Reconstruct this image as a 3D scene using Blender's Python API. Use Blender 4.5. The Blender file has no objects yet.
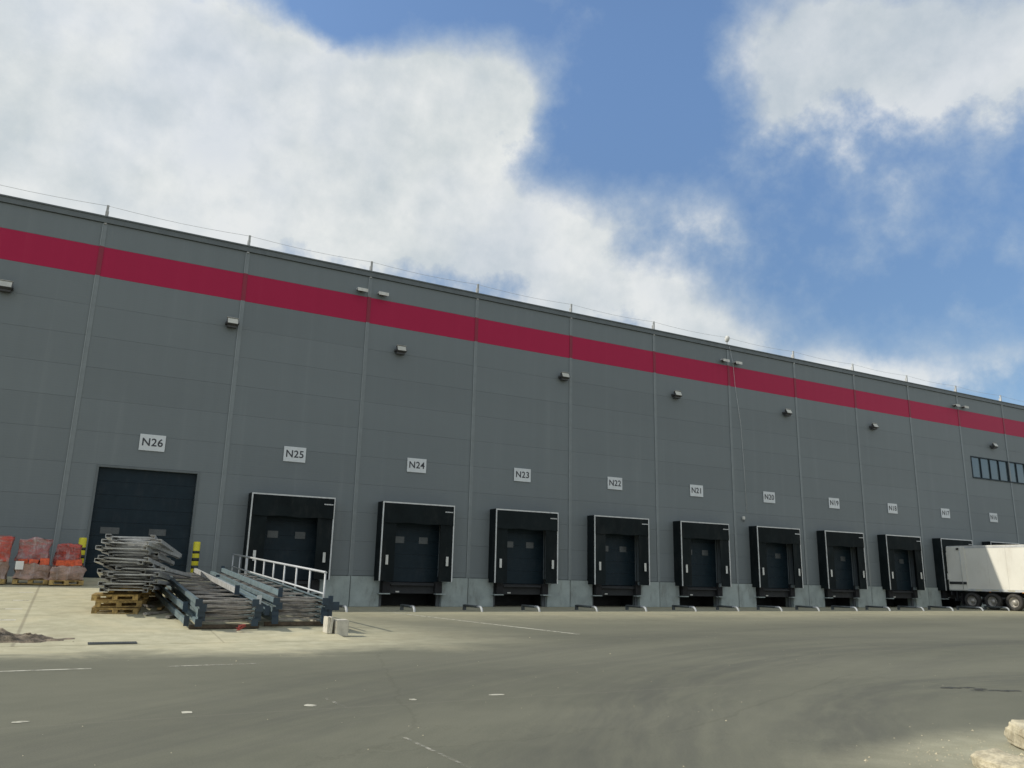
import bpy, bmesh, math, random
from mathutils import Vector, Matrix, Euler, noise
random.seed(7)
R = math.radians
scene = bpy.context.scene
col = scene.collection

# ------------------------------------------------------------------ helpers
class MB:
    """collects simple shapes into one mesh"""
    def __init__(s): s.v = []; s.f = []; s.mi = []; s.m = 0; s.M = Matrix.Identity(4); s.smooth = set()
    def add(s, vs, fs, smooth=False):
        b = len(s.v)
        for v in vs: s.v.append(tuple(s.M @ Vector(v)))
        for f in fs:
            if smooth: s.smooth.add(len(s.f))
            s.f.append([b + i for i in f]); s.mi.append(s.m)
        return s
    def box(s, x0, x1, y0, y1, z0, z1):
        vs = [(x0,y0,z0),(x1,y0,z0),(x1,y1,z0),(x0,y1,z0),(x0,y0,z1),(x1,y0,z1),(x1,y1,z1),(x0,y1,z1)]
        return s.add(vs, [(0,3,2,1),(4,5,6,7),(0,1,5,4),(1,2,6,5),(2,3,7,6),(3,0,4,7)])
    def bar(s, p, q, w, h):
        p, q = Vector(p), Vector(q); d = (q - p).normalized()
        up = Vector((0,0,1)) if abs(d.z) < .95 else Vector((0,1,0))
        a = d.cross(up).normalized(); b = a.cross(d).normalized()
        vs = []
        for c in (p, q):
            for i, j in ((-1,-1),(1,-1),(1,1),(-1,1)): vs.append(c + a*(i*w/2) + b*(j*h/2))
        return s.add(vs, [(0,1,2,3),(7,6,5,4),(0,4,5,1),(1,5,6,2),(2,6,7,3),(3,7,4,0)])
    def tube(s, pts, r, n=10, cap=True):
        pts = [Vector(p) for p in pts]; vs = []; fs = []
        ref = Vector((.13,.21,.97)).normalized()
        for i, p in enumerate(pts):
            d = (pts[min(i+1,len(pts)-1)] - pts[max(i-1,0)]).normalized()
            a = d.cross(ref)
            if a.length < .1: a = d.cross(Vector((1,0,0)))
            a.normalize(); b = d.cross(a).normalized()
            rr = r[i] if isinstance(r, (list, tuple)) else r
            for k in range(n):
                t = 2*math.pi*k/n; vs.append(p + a*(math.cos(t)*rr) + b*(math.sin(t)*rr))
        for i in range(len(pts)-1):
            for k in range(n):
                k2 = (k+1) % n; fs.append((i*n+k, i*n+k2, (i+1)*n+k2, (i+1)*n+k))
        s.add(vs, fs, True)
        if cap:
            b = len(s.v) - len(vs); e = b + (len(pts)-1)*n
            s.f.append([b+k for k in range(n)][::-1]); s.mi.append(s.m)
            s.f.append([e+k for k in range(n)]); s.mi.append(s.m)
        return s
    def build(s, name, mat, parent=None, loc=None, bevel=0):
        me = bpy.data.meshes.new(name); me.from_pydata(s.v, [], s.f)
        for m in (mat if isinstance(mat, (list, tuple)) else [mat]): me.materials.append(m)
        for i, p in enumerate(me.polygons):
            p.material_index = s.mi[i]; p.use_smooth = i in s.smooth
        bm = bmesh.new(); bm.from_mesh(me); bmesh.ops.recalc_face_normals(bm, faces=bm.faces)
        if bevel: bmesh.ops.bevel(bm, geom=list(bm.edges), offset=bevel, segments=2, affect='EDGES')
        bm.to_mesh(me); bm.free()
        o = bpy.data.objects.new(name, me); col.objects.link(o)
        if parent: o.parent = parent
        if loc: o.location = loc
        return o

def tag(o, label=None, cat=None, group=None, kind=None):
    if label: o['label'] = label
    if cat: o['category'] = cat
    if group: o['group'] = group
    if kind: o['kind'] = kind
    return o
def empty(name, loc=(0,0,0), rz=0):
    o = bpy.data.objects.new(name, None); col.objects.link(o); o.location = loc; o.rotation_euler = (0,0,rz)
    o.empty_display_size = .2; return o
def copy_tree(o, parent=None):
    c = o.copy(); col.objects.link(c)
    if parent: c.parent = parent
    for ch in [x for x in bpy.data.objects if x.parent == o]: copy_tree(ch, c)
    return c

# ------------------------------------------------------------------ materials
def nt(name):
    m = bpy.data.materials.new(name); m.use_nodes = True; t = m.node_tree; t.nodes.clear()
    out = t.nodes.new('ShaderNodeOutputMaterial'); b = t.nodes.new('ShaderNodeBsdfPrincipled')
    t.links.new(b.outputs[0], out.inputs[0]); return m, t, b
class N:
    def __init__(s, t): s.t = t
    def lk(s, v, sock):
        if isinstance(v, bpy.types.NodeSocket): s.t.links.new(v, sock)
        elif v is not None: sock.default_value = v
    def math(s, op, a, b=None, c=None, clamp=False):
        n = s.t.nodes.new('ShaderNodeMath'); n.operation = op; n.use_clamp = clamp
        s.lk(a, n.inputs[0]); s.lk(b, n.inputs[1]); s.lk(c, n.inputs[2]); return n.outputs[0]
    def noise(s, vec, scale, detail=4, rough=.55, dist=0):
        n = s.t.nodes.new('ShaderNodeTexNoise'); s.lk(vec, n.inputs['Vector'])
        n.inputs['Scale'].default_value = scale; n.inputs['Detail'].default_value = detail
        n.inputs['Roughness'].default_value = rough; n.inputs['Distortion'].default_value = dist
        return n.outputs['Fac']
    def pos(s):
        return s.t.nodes.new('ShaderNodeNewGeometry').outputs['Position']
    def obj(s):
        return s.t.nodes.new('ShaderNodeTexCoord').outputs['Object']
    def map(s, vec, sc=(1,1,1), rot=(0,0,0), loc=(0,0,0)):
        n = s.t.nodes.new('ShaderNodeMapping'); s.lk(vec, n.inputs[0])
        n.inputs['Location'].default_value = loc; n.inputs['Rotation'].default_value = rot; n.inputs['Scale'].default_value = sc
        return n.outputs[0]
    def rng(s, v, a, b, c=0., d=1., smooth=True):
        n = s.t.nodes.new('ShaderNodeMapRange'); s.lk(v, n.inputs[0])
        if smooth: n.interpolation_type = 'SMOOTHSTEP'
        for i, x in enumerate((a,b,c,d)): s.lk(x, n.inputs[i+1])
        return n.outputs[0]
    def mix(s, f, a, b, mode='MIX'):
        n = s.t.nodes.new('ShaderNodeMix'); n.data_type = 'RGBA'; n.blend_type = mode
        s.lk(f, n.inputs[0])
        for v, k in ((a,6),(b,7)):
            if isinstance(v, (tuple, list)): v = (*v[:3], 1)
            s.lk(v, n.inputs[k])
        return n.outputs[2]
    def sep(s, v):
        n = s.t.nodes.new('ShaderNodeSeparateXYZ'); s.lk(v, n.inputs[0]); return n.outputs
    def bump(s, b, h, st=.3, dist=.01):
        n = s.t.nodes.new('ShaderNodeBump'); n.inputs['Strength'].default_value = st; n.inputs['Distance'].default_value = dist
        s.lk(h, n.inputs['Height']); s.t.links.new(n.outputs[0], b.inputs['Normal'])

def worn(name, c, rough=.5, metal=0., var=.18, scale=3., dirt=None, dirt_amt=.35, spec=.5, bump=0., fine=40):
    """general painted / metal / plastic surface with uneven tone and dirt"""
    m, t, b = nt(name); n = N(t); o = n.obj()
    oi = t.nodes.new('ShaderNodeObjectInfo'); va = t.nodes.new('ShaderNodeVectorMath'); va.operation = 'ADD'
    t.links.new(o, va.inputs[0]); t.links.new(oi.outputs['Location'], va.inputs[1]); o = va.outputs[0]
    a = n.noise(o, scale, 5); f = n.noise(o, fine, 3)
    a = n.math('ADD', a, n.math('MULTIPLY', n.math('SUBTRACT', oi.outputs['Random'], .5), .22))
    k = n.math('ADD', n.math('MULTIPLY', a, .7), n.math('MULTIPLY', f, .3))
    lo = tuple(x*(1-var*1.4) for x in c); hi = tuple(min(1, x*(1+var*1.4)) for x in c)
    cc = n.mix(n.rng(k, .3, .7), lo, hi)
    if dirt:
        d = n.noise(n.map(o, (1,1,.35)), scale*1.7, 6, .7)
        cc = n.mix(n.math('MULTIPLY', n.rng(d, .48, .72), dirt_amt), cc, dirt)
    t.links.new(cc, b.inputs['Base Color'])
    n.lk(n.rng(f, .2, .8, max(.05, rough-.1), min(1, rough+.12)), b.inputs['Roughness'])
    b.inputs['Metallic'].default_value = metal; b.inputs['Specular IOR Level'].default_value = spec
    if bump: n.bump(b, n.math('ADD', a, n.math('MULTIPLY', f, .4)), .6, bump)
    return m

def panel_mat(name, c, dust=(.30,.30,.28)):
    """coated sandwich panel: even colour, faint run-off streaks, slight oil-canning, each bay a touch different"""
    m, t, b = nt(name); n = N(t); p = n.pos(); x, y, z = n.sep(p)
    big = n.noise(n.map(p, (.12,.12,.3)), 1., 3)
    streak = n.noise(n.map(p, (2.2,1,.09)), 1., 5, .6)
    fx = n.math('FLOOR', n.math('DIVIDE', x, 5.5)); fz = n.math('FLOOR', n.math('DIVIDE', n.math('SUBTRACT', z, 14.92-1.22*14), 1.22))
    cb = t.nodes.new('ShaderNodeCombineXYZ'); n.lk(fx, cb.inputs[0]); n.lk(fz, cb.inputs[1])
    wn = t.nodes.new('ShaderNodeTexWhiteNoise'); wn.noise_dimensions = '3D'; t.links.new(cb.outputs[0], wn.inputs['Vector'])
    k = n.math('ADD', n.math('MULTIPLY', wn.outputs['Value'], .20), n.math('ADD', n.math('MULTIPLY', big, .4), n.math('MULTIPLY', streak, .35)))
    cc = n.mix(n.rng(k, .25, .85, 0, 1, False), tuple(v*.9 for v in c), tuple(v*1.1 for v in c))
    cc = n.mix(n.math('MULTIPLY', n.rng(streak, .55, .8), .22), cc, dust)
    t.links.new(cc, b.inputs['Base Color'])
    b.inputs['Roughness'].default_value = .5; b.inputs['Specular IOR Level'].default_value = .28
    rib = n.math('SINE', n.math('MULTIPLY', z, 2*math.pi/.10))
    n.bump(b, n.math('ADD', n.math('MULTIPLY', n.noise(n.map(p, (.5,1,1.2)), 1., 2), 2.2), n.math('MULTIPLY', rib, .06)), .35, .012)
    return m

M = {}
M['wall'] = panel_mat('wall_panel', (.172,.196,.203), (.25,.27,.265))
M['stripe'] = panel_mat('stripe_panel', (.39,.006,.055), (.36,.04,.08))
M['stripe_dark'] = worn('stripe_joint', (.24,.006,.03), .45, var=.06)
M['trim'] = worn('joint_trim', (.185,.21,.215), .4, var=.06)
M['edge'] = worn('trim_lit_edge', (.27,.30,.305), .4, var=.06)  # flashing strip, made paler to paint in the lit left edge
M['coping'] = worn('coping', (.11,.128,.132), .45, var=.1)
M['plinth'] = worn('plinth_concrete', (.33,.375,.36), .85, var=.13, scale=1.3, dirt=(.15,.15,.13), dirt_amt=.55, bump=.004)
M['roof'] = worn('roof_sheet', (.4,.4,.4), .7)
M['gap'] = worn('joint_backing', (.10,.11,.115), .8)  # dark grey backing that shows in the panel joints
M['doorblue'] = worn('sectional_door', (.009,.020,.028), .5, var=.1, dirt=(.06,.065,.07), dirt_amt=.2, spec=.2)
M['curtain'] = worn('dock_curtain', (.010,.0145,.0155), .75, var=.18, scale=1.2, dirt=(.04,.042,.04), dirt_amt=.35, spec=.12, bump=.006)
M['rubber'] = worn('rubber', (.012,.012,.013), .8, var=.2)
M['alu'] = worn('frame_alu', (.58,.59,.58), .45, metal=.2, var=.1, dirt=(.25,.24,.22))
M['white'] = worn('white_mark', (.62,.62,.58), .6, var=.1, dirt=(.35,.33,.28), dirt_amt=.5)
M['sign'] = worn('sign_board', (.62,.65,.66), .5, var=.04, dirt=(.45,.46,.45))
M['ink'] = worn('sign_letter', (.03,.033,.04), .5, var=.05)
M['steel'] = worn('galvanised', (.42,.42,.40), .45, metal=.25, var=.2, scale=6, dirt=(.26,.24,.20), dirt_amt=.45)
M['steel2'] = worn('galvanised_dusty', (.25,.235,.21), .7, metal=.1, var=.3, scale=5, dirt=(.16,.11,.07), dirt_amt=.6)
M['teal'] = worn('rack_paint', (.125,.17,.18), .5, var=.2, scale=4, dirt=(.22,.22,.2), dirt_amt=.45)
M['navy'] = worn('foot_plate', (.02,.04,.062), .5, var=.2)
M['dark'] = worn('dark_steel', (.02,.022,.024), .7, var=.2)
M['lampglass'] = worn('lamp_glass', (.50,.50,.44), .25, var=.1)
M['lamp'] = worn('lamp_housing', (.06,.06,.06), .5, var=.1)
M['oldwood'] = worn('old_timber', (.10,.075,.05), .9, var=.35, scale=7, dirt=(.05,.04,.03), dirt_amt=.5)
M['wood'] = worn('pallet_wood', (.40,.275,.10), .85, var=.4, scale=7, dirt=(.11,.075,.045), dirt_amt=.7, bump=.003)
M['yellow'] = worn('bollard_yellow', (.60,.53,.02), .5, var=.1, dirt=(.3,.26,.1))
M['black'] = worn('bollard_black', (.015,.015,.015), .5)
M['rail'] = worn('rail_white', (.46,.475,.475), .45, var=.08, dirt=(.35,.34,.32))
M['darkpipe'] = worn('pipe_dark', (.07,.08,.08), .6, var=.15)
M['block'] = worn('concrete_block', (.48,.455,.38), .9, var=.15, scale=6, dirt=(.22,.2,.15), dirt_amt=.5, bump=.006)
M['rubble'] = worn('rubble', (.43,.38,.26), .95, var=.25, scale=5, dirt=(.26,.21,.13), dirt_amt=.6, bump=.02)
M['soil'] = worn('soil', (.20,.16,.11), .95, var=.5, scale=5, dirt=(.06,.055,.05), dirt_amt=.8, bump=.03)
M['trailer'] = worn('trailer_white', (.74,.72,.64), .35, var=.035, scale=.8, dirt=(.5,.45,.36), dirt_amt=.3)
M['tape'] = worn('reflective_tape', (.55,.50,.30), .4, var=.2, dirt=(.3,.28,.22))
M['amber'] = worn('amber_lens', (.55,.22,.03), .3)
M['seam'] = worn('panel_seam', (.55,.53,.47), .5)
M['tyre'] = worn('tyre', (.035,.033,.03), .9, var=.3, dirt=(.12,.11,.09), dirt_amt=.6)
M['rim'] = worn('rim', (.38,.36,.32), .5, metal=.3, var=.2, dirt=(.15,.13,.1), dirt_amt=.6)
M['red'] = worn('red_plastic', (.62,.10,.035), .45, var=.3, scale=8)
M['redstrap'] = worn('red_strap', (.30,.05,.04), .6, var=.3)
M['cardboard'] = worn('carton', (.36,.23,.16), .8, var=.2, scale=4)
M['label'] = worn('paper', (.75,.75,.72), .7, var=.05)

def glass(name, c):
    m, t, b = nt(name); n = N(t)
    b.inputs['Base Color'].default_value = (*c, 1); b.inputs['Roughness'].default_value = .06
    b.inputs['Specular IOR Level'].default_value = .9
    n.bump(b, n.noise(n.obj(), .7, 1), .15, .02); return m
M['glass'] = glass('window_glass', (.10,.13,.14))
M['dglass'] = worn('door_pane', (.07,.078,.08), .3, var=.15)

def wrap_mat(name, c1, c2):
    """goods seen through wrinkled stretch film"""
    m, t, b = nt(name); n = N(t); o = n.obj()
    goods = n.noise(n.map(o, (3,3,7)), 1.5, 3, .6)
    cc = n.mix(n.rng(goods, .4, .6), c1, c2)
    wr = n.noise(n.map(o, (1,1,1.8), (.5,.3,.2)), 3.2, 6, .7, 1.6)
    cc = n.mix(n.math('MULTIPLY', n.rng(wr, .50, .72), .6), cc, (.50,.40,.38))
    fold = n.noise(n.map(o, (9,9,1.2)), 1., 4, .6, .5)
    cc = n.mix(n.math('MULTIPLY', n.rng(fold, .52, .70), .5), cc, (.60,.52,.50))
    cc = n.mix(n.math('MULTIPLY', n.rng(n.noise(n.map(o, (1,1,.7)), 2.1, 2), .5, .62), .5), cc, tuple(v*.45 for v in c1))
    t.links.new(cc, b.inputs['Base Color']); b.inputs['Roughness'].default_value = .28
    n.bump(b, n.math('ADD', n.math('ADD', wr, fold), n.noise(o, 9, 4)), .9, .04); return m
M['wrap_pink'] = wrap_mat('wrapped_pink', (.42,.13,.12), (.30,.20,.20))
M['wrap_red'] = wrap_mat('wrapped_red', (.60,.075,.045), (.40,.11,.09))
M['wrap_brown'] = wrap_mat('wrapped_brown', (.42,.27,.21), (.30,.21,.17))

# yard: one look for asphalt and concrete, mixed by where the concrete really lies
def yard_mat(concrete_only):
    m, t, b = nt('concrete_ramp' if concrete_only else 'yard_surface'); n = N(t); p = n.pos(); x, y, z = n.sep(p)
    fine = n.noise(p, 55, 3, .7); mid = n.noise(p, 2.2, 6, .62); big = n.noise(n.map(p, (.10,.22,1)), 1., 5, .6); sand = n.noise(p, .55, 6, .65, .6)
    # concrete
    cc = n.mix(n.rng(mid, .3, .7), (.385,.362,.245), (.500,.472,.330))
    cc = n.mix(n.math('MULTIPLY', n.rng(sand, .45, .7), .5), cc, (.56,.50,.325))
    cc = n.mix(n.math('MULTIPLY', n.rng(n.noise(n.map(p, (.9,.25,1)), 1, 5, .7), .55, .75), .32), cc, (.30,.27,.19))
    if concrete_only:
        jx = n.math('ABSOLUTE', n.math('SUBTRACT', x, -.22)); jl = n.rng(jx, .01, .05, .42, 0.)
        wob = n.math('MULTIPLY', n.math('SUBTRACT', n.noise(p, 1.5, 3), .5), .05)
        jy = n.math('ABSOLUTE', n.math('SUBTRACT', n.math('MODULO', n.math('ADD', n.math('ADD', y, wob), 60.8), 5.4), 2.7)); jm = n.rng(jy, .0, .03, .3, 0.)
        jx2 = n.math('ABSOLUTE', n.math('SUBTRACT', x, 3.4)); j2 = n.rng(jx2, .01, .03, .3, 0.)
        cc = n.mix(n.math('MAXIMUM', jl, n.math('MAXIMUM', jm, j2)), cc, (.13,.11,.08))
        col_ = cc
    else:
        a1 = n.mix(n.rng(big, .32, .68), (.130,.131,.096), (.166,.165,.121))
        a1 = n.mix(n.math('MULTIPLY', n.rng(mid, .35, .75), .22), a1, (.195,.188,.137))
        # tyre sweeps: arcs about two turning centres
        for cx, cy, r0, wd, amt in ((19,-38,17.6,1.0,.50),(19,-38,15.2,.55,.28),(13,-34,8.6,.8,.44),(13,-34,6.6,.4,.26),(25,-55,37.4,.9,.34),(25,-55,34.6,.5,.24),(31,-60,46.5,1.0,.30),(6,-60,44,.6,.22)):
            dx = n.math('SUBTRACT', x, cx); dy = n.math('SUBTRACT', y, cy)
            r = n.math('SQRT', n.math('ADD', n.math('MULTIPLY', dx, dx), n.math('MULTIPLY', dy, dy)))
            r2 = n.math('ADD', r, n.math('MULTIPLY', n.math('SUBTRACT', big, .5), .9))
            cb = t.nodes.new('ShaderNodeCombineXYZ'); n.lk(r2, cb.inputs[0])
            n.lk(n.math('MULTIPLY', n.math('ARCTAN2', dy, dx), 1.6), cb.inputs[1])
            g = n.noise(cb.outputs[0], 3.2, 4, .65)
            e = n.math('DIVIDE', n.math('SUBTRACT', r2, r0), wd)
            prof = n.math('EXPONENT', n.math('MULTIPLY', n.math('MULTIPLY', e, e), -1.))
            a1 = n.mix(n.math('MULTIPLY', n.math('MULTIPLY', n.rng(g, .30, .66), amt), prof), a1, (.080,.080,.070))
            e2 = n.math('DIVIDE', n.math('SUBTRACT', r2, r0+wd*2.1), wd*1.2)
            prof2 = n.math('EXPONENT', n.math('MULTIPLY', n.math('MULTIPLY', e2, e2), -1.))
            a1 = n.mix(n.math('MULTIPLY', n.math('MULTIPLY', n.rng(g, .6, .35), amt*.28), prof2), a1, (.205,.198,.146))
        blot = n.noise(n.map(p, (.8,1.6,1)), 1., 3)
        a1 = n.mix(n.math('MULTIPLY', n.rng(blot, .70, .80), .3), a1, (.06,.06,.053))
        # dust from the concrete side
        edge = n.math('ADD', n.math('MULTIPLY', n.math('SUBTRACT', sand, .5), 3.2), n.math('MULTIPLY', n.math('SUBTRACT', big, .5), 4.))
        left = n.math('MULTIPLY', n.rng(n.math('ADD', y, edge), -19.0, -16.6), n.rng(n.math('ADD', x, edge), 11.5, 4.))
        dock = n.math('MULTIPLY', n.rng(n.math('ADD', y, n.math('MULTIPLY', edge, .8)), -13., -4.5), .55)
        near = n.math('MULTIPLY', n.math('MULTIPLY', n.rng(n.math('ADD', y, n.math('MULTIPLY', edge, .35)), -27.8, -28.8), n.rng(x, 5.0, 8.0)), .7)
        conc = n.math('MAXIMUM', left, n.math('MAXIMUM', dock, near))
        col_ = n.mix(conc, a1, cc)
        # sealed cracks and seams of the road slabs
        sy = n.math('ABSOLUTE', n.math('ADD', n.math('ADD', y, 24.45), n.math('MULTIPLY', n.math('SUBTRACT', n.noise(p, .8, 3), .5), .12)))
        col_ = n.mix(n.rng(sy, .0, .035, .35, 0.), col_, (.19,.18,.14))
    agg = n.noise(p, 170, 2, .6); 
    cr = t.nodes.new('ShaderNodeTexVoronoi'); cr.feature = 'DISTANCE_TO_EDGE'; cr.inputs['Scale'].default_value = .16
    n.lk(n.mix(.06, p, n.math('MULTIPLY', n.noise(p, 1.1, 5, .7), 30.)), cr.inputs['Vector'])
    col_ = n.mix(n.math('MULTIPLY', n.rng(cr.outputs['Distance'], .0012, .0045, 1., 0.), .16), col_, n.mix(1., col_, (.45,.43,.40), 'MULTIPLY'))
    col_ = n.mix(n.rng(agg, .55, .75, 0, .22), col_, n.mix(1., col_, (1.5,1.48,1.4), 'MULTIPLY'))
    col_ = n.mix(n.rng(fine, .3, .75, 0, .30), col_, n.mix(1., col_, (.55,.55,.55), 'MULTIPLY'))
    t.links.new(col_, b.inputs['Base Color']); b.inputs['Roughness'].default_value = .92; b.inputs['Specular IOR Level'].default_value = .2
    n.bump(b, n.math('ADD', fine, n.math('MULTIPLY', mid, 1.5)), .5, .006)
    return m
M['yard'] = yard_mat(False); M['ramp'] = yard_mat(True)

def paint_mat(name, c, lo, hi):
    """road paint worn through to the surface: the worn places are see-through"""
    m, t, b = nt(name); n = N(t); p = n.pos()
    w = n.math('ADD', n.math('MULTIPLY', n.noise(n.map(p, (1,1,1)), 6, 5, .7), .6), n.math('MULTIPLY', n.noise(p, .7, 4), .4))
    b.inputs['Base Color'].default_value = (*c, 1); b.inputs['Roughness'].default_value = .8
    n.lk(n.rng(w, lo, hi), b.inputs['Alpha']); return m
M['paint'] = paint_mat('road_paint', (.44,.425,.34), .33, .56)
M['paint_worn'] = paint_mat('road_paint_worn', (.44,.42,.34), .43, .64)
M['paint_new'] = paint_mat('road_paint_fresh', (.50,.48,.38), .33, .52)

# ------------------------------------------------------------------ setting: ground and ramp
W = 5.5                     # one bay of the facade
EYE = 1.45
g = MB(); g.add([(-900,-900,0),(900,-900,0),(900,900,0),(-900,900,0)], [(0,1,2,3)])
tag(g.build('ground', M['yard']), kind='structure')
def rz(y): return max(0., 1.0 + .062*y)     # surface of the ramp to the ground-level door
g = MB(); YE = -16.1; XL, XR = -60, 6.0
g.add([(XL,0,1.0),(XR,0,1.0),(XR,YE,.004),(XL,YE,.004),(XL,0,-.3),(XR,0,-.3),(XR,YE,-.3),(XL,YE,-.3)],
      [(0,1,2,3),(1,5,6,2),(3,2,6,7),(0,3,7,4),(4,7,6,5)])
tag(g.build('ramp', M['ramp']), kind='structure')

# painted marks
def line(name, p, q, w, mat, label, group=None, zf=lambda y: .004, n=8):
    p, q = Vector(p), Vector(q); d = (q-p).normalized(); a = Vector((-d.y, d.x))*w/2
    vs = []; fs = []
    for i in range(n+1):
        c = p.lerp(q, i/n); 
        for s in (-1,1): e = c + a*s; vs.append((e.x, e.y, zf(e.y)))
    for i in range(n): fs.append((2*i, 2*i+1, 2*i+3, 2*i+2))
    o = MB().add(vs, fs).build(name, mat); return tag(o, label, 'road marking', group)
line('bay_line', (11.15,-4.9), (12.2,-15.6), .16, M['paint'], 'long thin white bay line running from the docks between N25 and N24 into the yard', 'painted lines between the docks')
for i, (x, nm, w) in enumerate(((16.6,'N24 and N23',.10),(22.2,'N23 and N22',.10),(27.8,'N22 and N21',.1),(33.4,'N21 and N20',.1),(38.8,'N20 and N19',.1),(44.4,'N19 and N18',.1))):
    line('bay_line', (x,-5.2), (x+.7,-11.5), w, M['paint_worn'], 'faint worn bay line on the yard, between docks %s' % nm, 'painted lines between the docks')
line('lane_line', (-1.6,-19.98), (.95,-19.95), .11, M['paint'], 'white lane dash at the left edge of the photo, in front of the soil heap', 'dashes of the lane line along the yard')
line('lane_line', (1.98,-20.0), (3.36,-19.95), .12, M['paint_worn'], 'white lane dash in front of the left stack of rack frames', 'dashes of the lane line along the yard')
line('lane_line', (3.29,-23.72), (3.31,-24.48), .04, M['paint_worn'], 'short faint stroke between the third and fourth white road spots', 'dashes of the lane line along the yard')
line('lane_line', (3.31,-26.17), (3.36,-27.47), .035, M['paint_worn'], 'short faint scratch-like stroke nearest the camera at the lower middle', 'dashes of the lane line along the yard')
for i, (x, w, d, s) in enumerate(((.25,.10,.06,'leftmost of the five white spots in a row on the near road'),(1.72,.085,.10,'second from the left of the five white spots on the near road'),(2.99,.09,.11,'third from the left of the five white spots, below the rack frames'),(4.20,.07,.08,'fourth from the left of the five white spots on the near road'),(5.32,.15,.08,'rightmost and widest of the five white spots on the near road'))):
    o = MB(); r = random.Random(i)
    vs = [(x + w*.75*math.cos(t*math.pi/4)*r.uniform(.75,1.2), -24.2 + d*.8*math.sin(t*math.pi/4)*r.uniform(.75,1.2), .005) for t in range(8)]
    o.add(vs, [tuple(range(8))]); tag(o.build('paint_spot', M['paint_new']), s, 'road marking', 'white spots along the near road seam')
for i, (y, xe, nm) in enumerate(((-5.84,-.30,'farthest, nearest the wrapped pallets'),(-8.1,-.32,'second from the wall'),(-10.12,-.36,'third from the wall'),(-12.27,-.38,'nearest the soil heap'))):
    zf = lambda yy: rz(yy) + .004
    line('parking_line', (-5.5,y-.02), (xe-.36,y), .11, M['paint_worn'], 'worn white parking line on the concrete ramp, %s' % nm, 'parking lines on the ramp', zf)
    line('parking_line_end', (xe-.36,y), (xe,y), .2, M['paint_new'], 'bright short end dash of the parking line, %s' % nm, 'bright line ends on the ramp', zf, 2)
# dark drain plate flush with the concrete
t = empty('drain_channel', (1.40,-15.95,.02)); tag(t, 'long narrow dark drain grate set in the pale concrete left of centre', 'drain')
o = MB()
for k in range(19): o.box(-.40+k*.0425, -.40+k*.0425+.026, -.10, .10, .002, .012)
o.build('grating', M['darkpipe'], t)
MB().box(-.42,.42,-.125,-.10,-.01,.014).box(-.42,.42,.10,.125,-.01,.014).box(-.42,.42,-.1,.1,-.01,.001).build('channel_frame', M['gap'], t)

# ------------------------------------------------------------------ warehouse
B0, B1 = -9, 19
TOP = 14.92; RH = 1.22
wh = empty('warehouse', (0,0,0)); tag(wh, 'long grey panel-clad warehouse with a dark red stripe below the roof', 'warehouse')
docks = {i: (i+.5)*W for i in range(1, 19)}     # bay -> centre of dock
SH = .6
def cut(rect, hole):
    x0,x1,z0,z1 = rect
    if hole is None: return [rect]
    a,b,c,d = hole
    if a>=x1 or b<=x0 or c>=z1 or d<=z0: return [rect]
    out = []
    if a > x0: out.append((x0,a,z0,z1))
    if b < x1: out.append((b,x1,z0,z1))
    m0, m1 = max(x0,a), min(x1,b)
    if c > z0: out.append((m0,m1,z0,c))
    if d < z1: out.append((m0,m1,d,z1))
    return out
WX0, WX1, WZ0, WZ1 = 55.85, 76.9, 8.85, 10.42
wall, stripe = MB(), MB(); gpx = .004
for b in range(B0, B1):
    for r in range(13):
        z1 = TOP - .02 - RH*r if r else TOP-.25; z0 = TOP - .02 - RH*(r+1)
        if b >= 1: z0 = max(z0, 1.27)
        if z1 <= z0 or z1 < 0: continue
        z0 = max(z0, 0)
        rect = (b*W+.004, (b+1)*W-.004, z0+.0028, z1-.0028)
        if b == 0: hole = (1.02, 4.50, 0, 5.05)
        elif b in docks: hole = (docks[b]-1.28, docks[b]+1.28, 0, 3.95)
        else: hole = None
        rs = cut(rect, hole)
        rs2 = []
        for q in rs: rs2 += cut(q, (WX0,WX1,WZ0,WZ1))
        for q in rs2: (stripe if r == 2 - 1 else wall).box(q[0], q[1], 0, .12, q[2], q[3])
wall.build('wall', M['wall'], wh); stripe.build('wall_stripe', M['stripe'], wh)
# backing, roof, ends
bk = MB()
for b in range(B0, B1):
    rs = [(b*W, (b+1)*W, .0, TOP-.1)]
    hole = (1.02,4.50,0,5.05) if b == 0 else ((docks[b]-1.28, docks[b]+1.28, 0, 3.95) if b in docks else None)
    for h in (hole, (WX0,WX1,WZ0,WZ1)):
        rs = sum((cut(q, h) for q in rs), [])
    for q in rs: bk.box(q[0], q[1], .121, .20, q[2], q[3])
bk.build('inner_wall', M['gap'], wh)
rf = MB().box(B0*W, B1*W, .21, 60, 14.2, 14.5).box(B0*W, B0*W+.2, .22, 60, 0, 14.19).box(B1*W-.2, B1*W, .22, 60, 0, 14.19).box(B0*W+.2, B1*W-.2, 59.8, 60, 0, 14.19)
rf.build('roof', M['roof'], wh)
cp = MB().box(B0*W, B1*W, -.07, .32, TOP-.235, TOP-.02).box(B0*W, B1*W, -.11, .36, TOP-.018, TOP+.035)
cp.build('roof_coping', M['coping'], wh)
for b in range(B0, B1+1):
    x = b*W; z0 = 1.26 if b >= 1 else 0
    if b in (B0, B1): continue
    tr = MB()
    for m_, za, zb_ in ((0,z0,12.48),(1,12.48,13.70),(0,13.70,TOP-.26)):
        tr.m = m_; tr.box(x-.085, x+.085, -.018, -.001, za, zb_)
    tr.m = 2; tr.box(x-.088, x-.064, -.034, -.0185, z0, 12.47).box(x-.088, x-.064, -.034, -.0185, 13.71, TOP-.26)
    tr.build('joint_trim', [M['trim'], M['stripe_dark'], M['edge']], wh)
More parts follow.
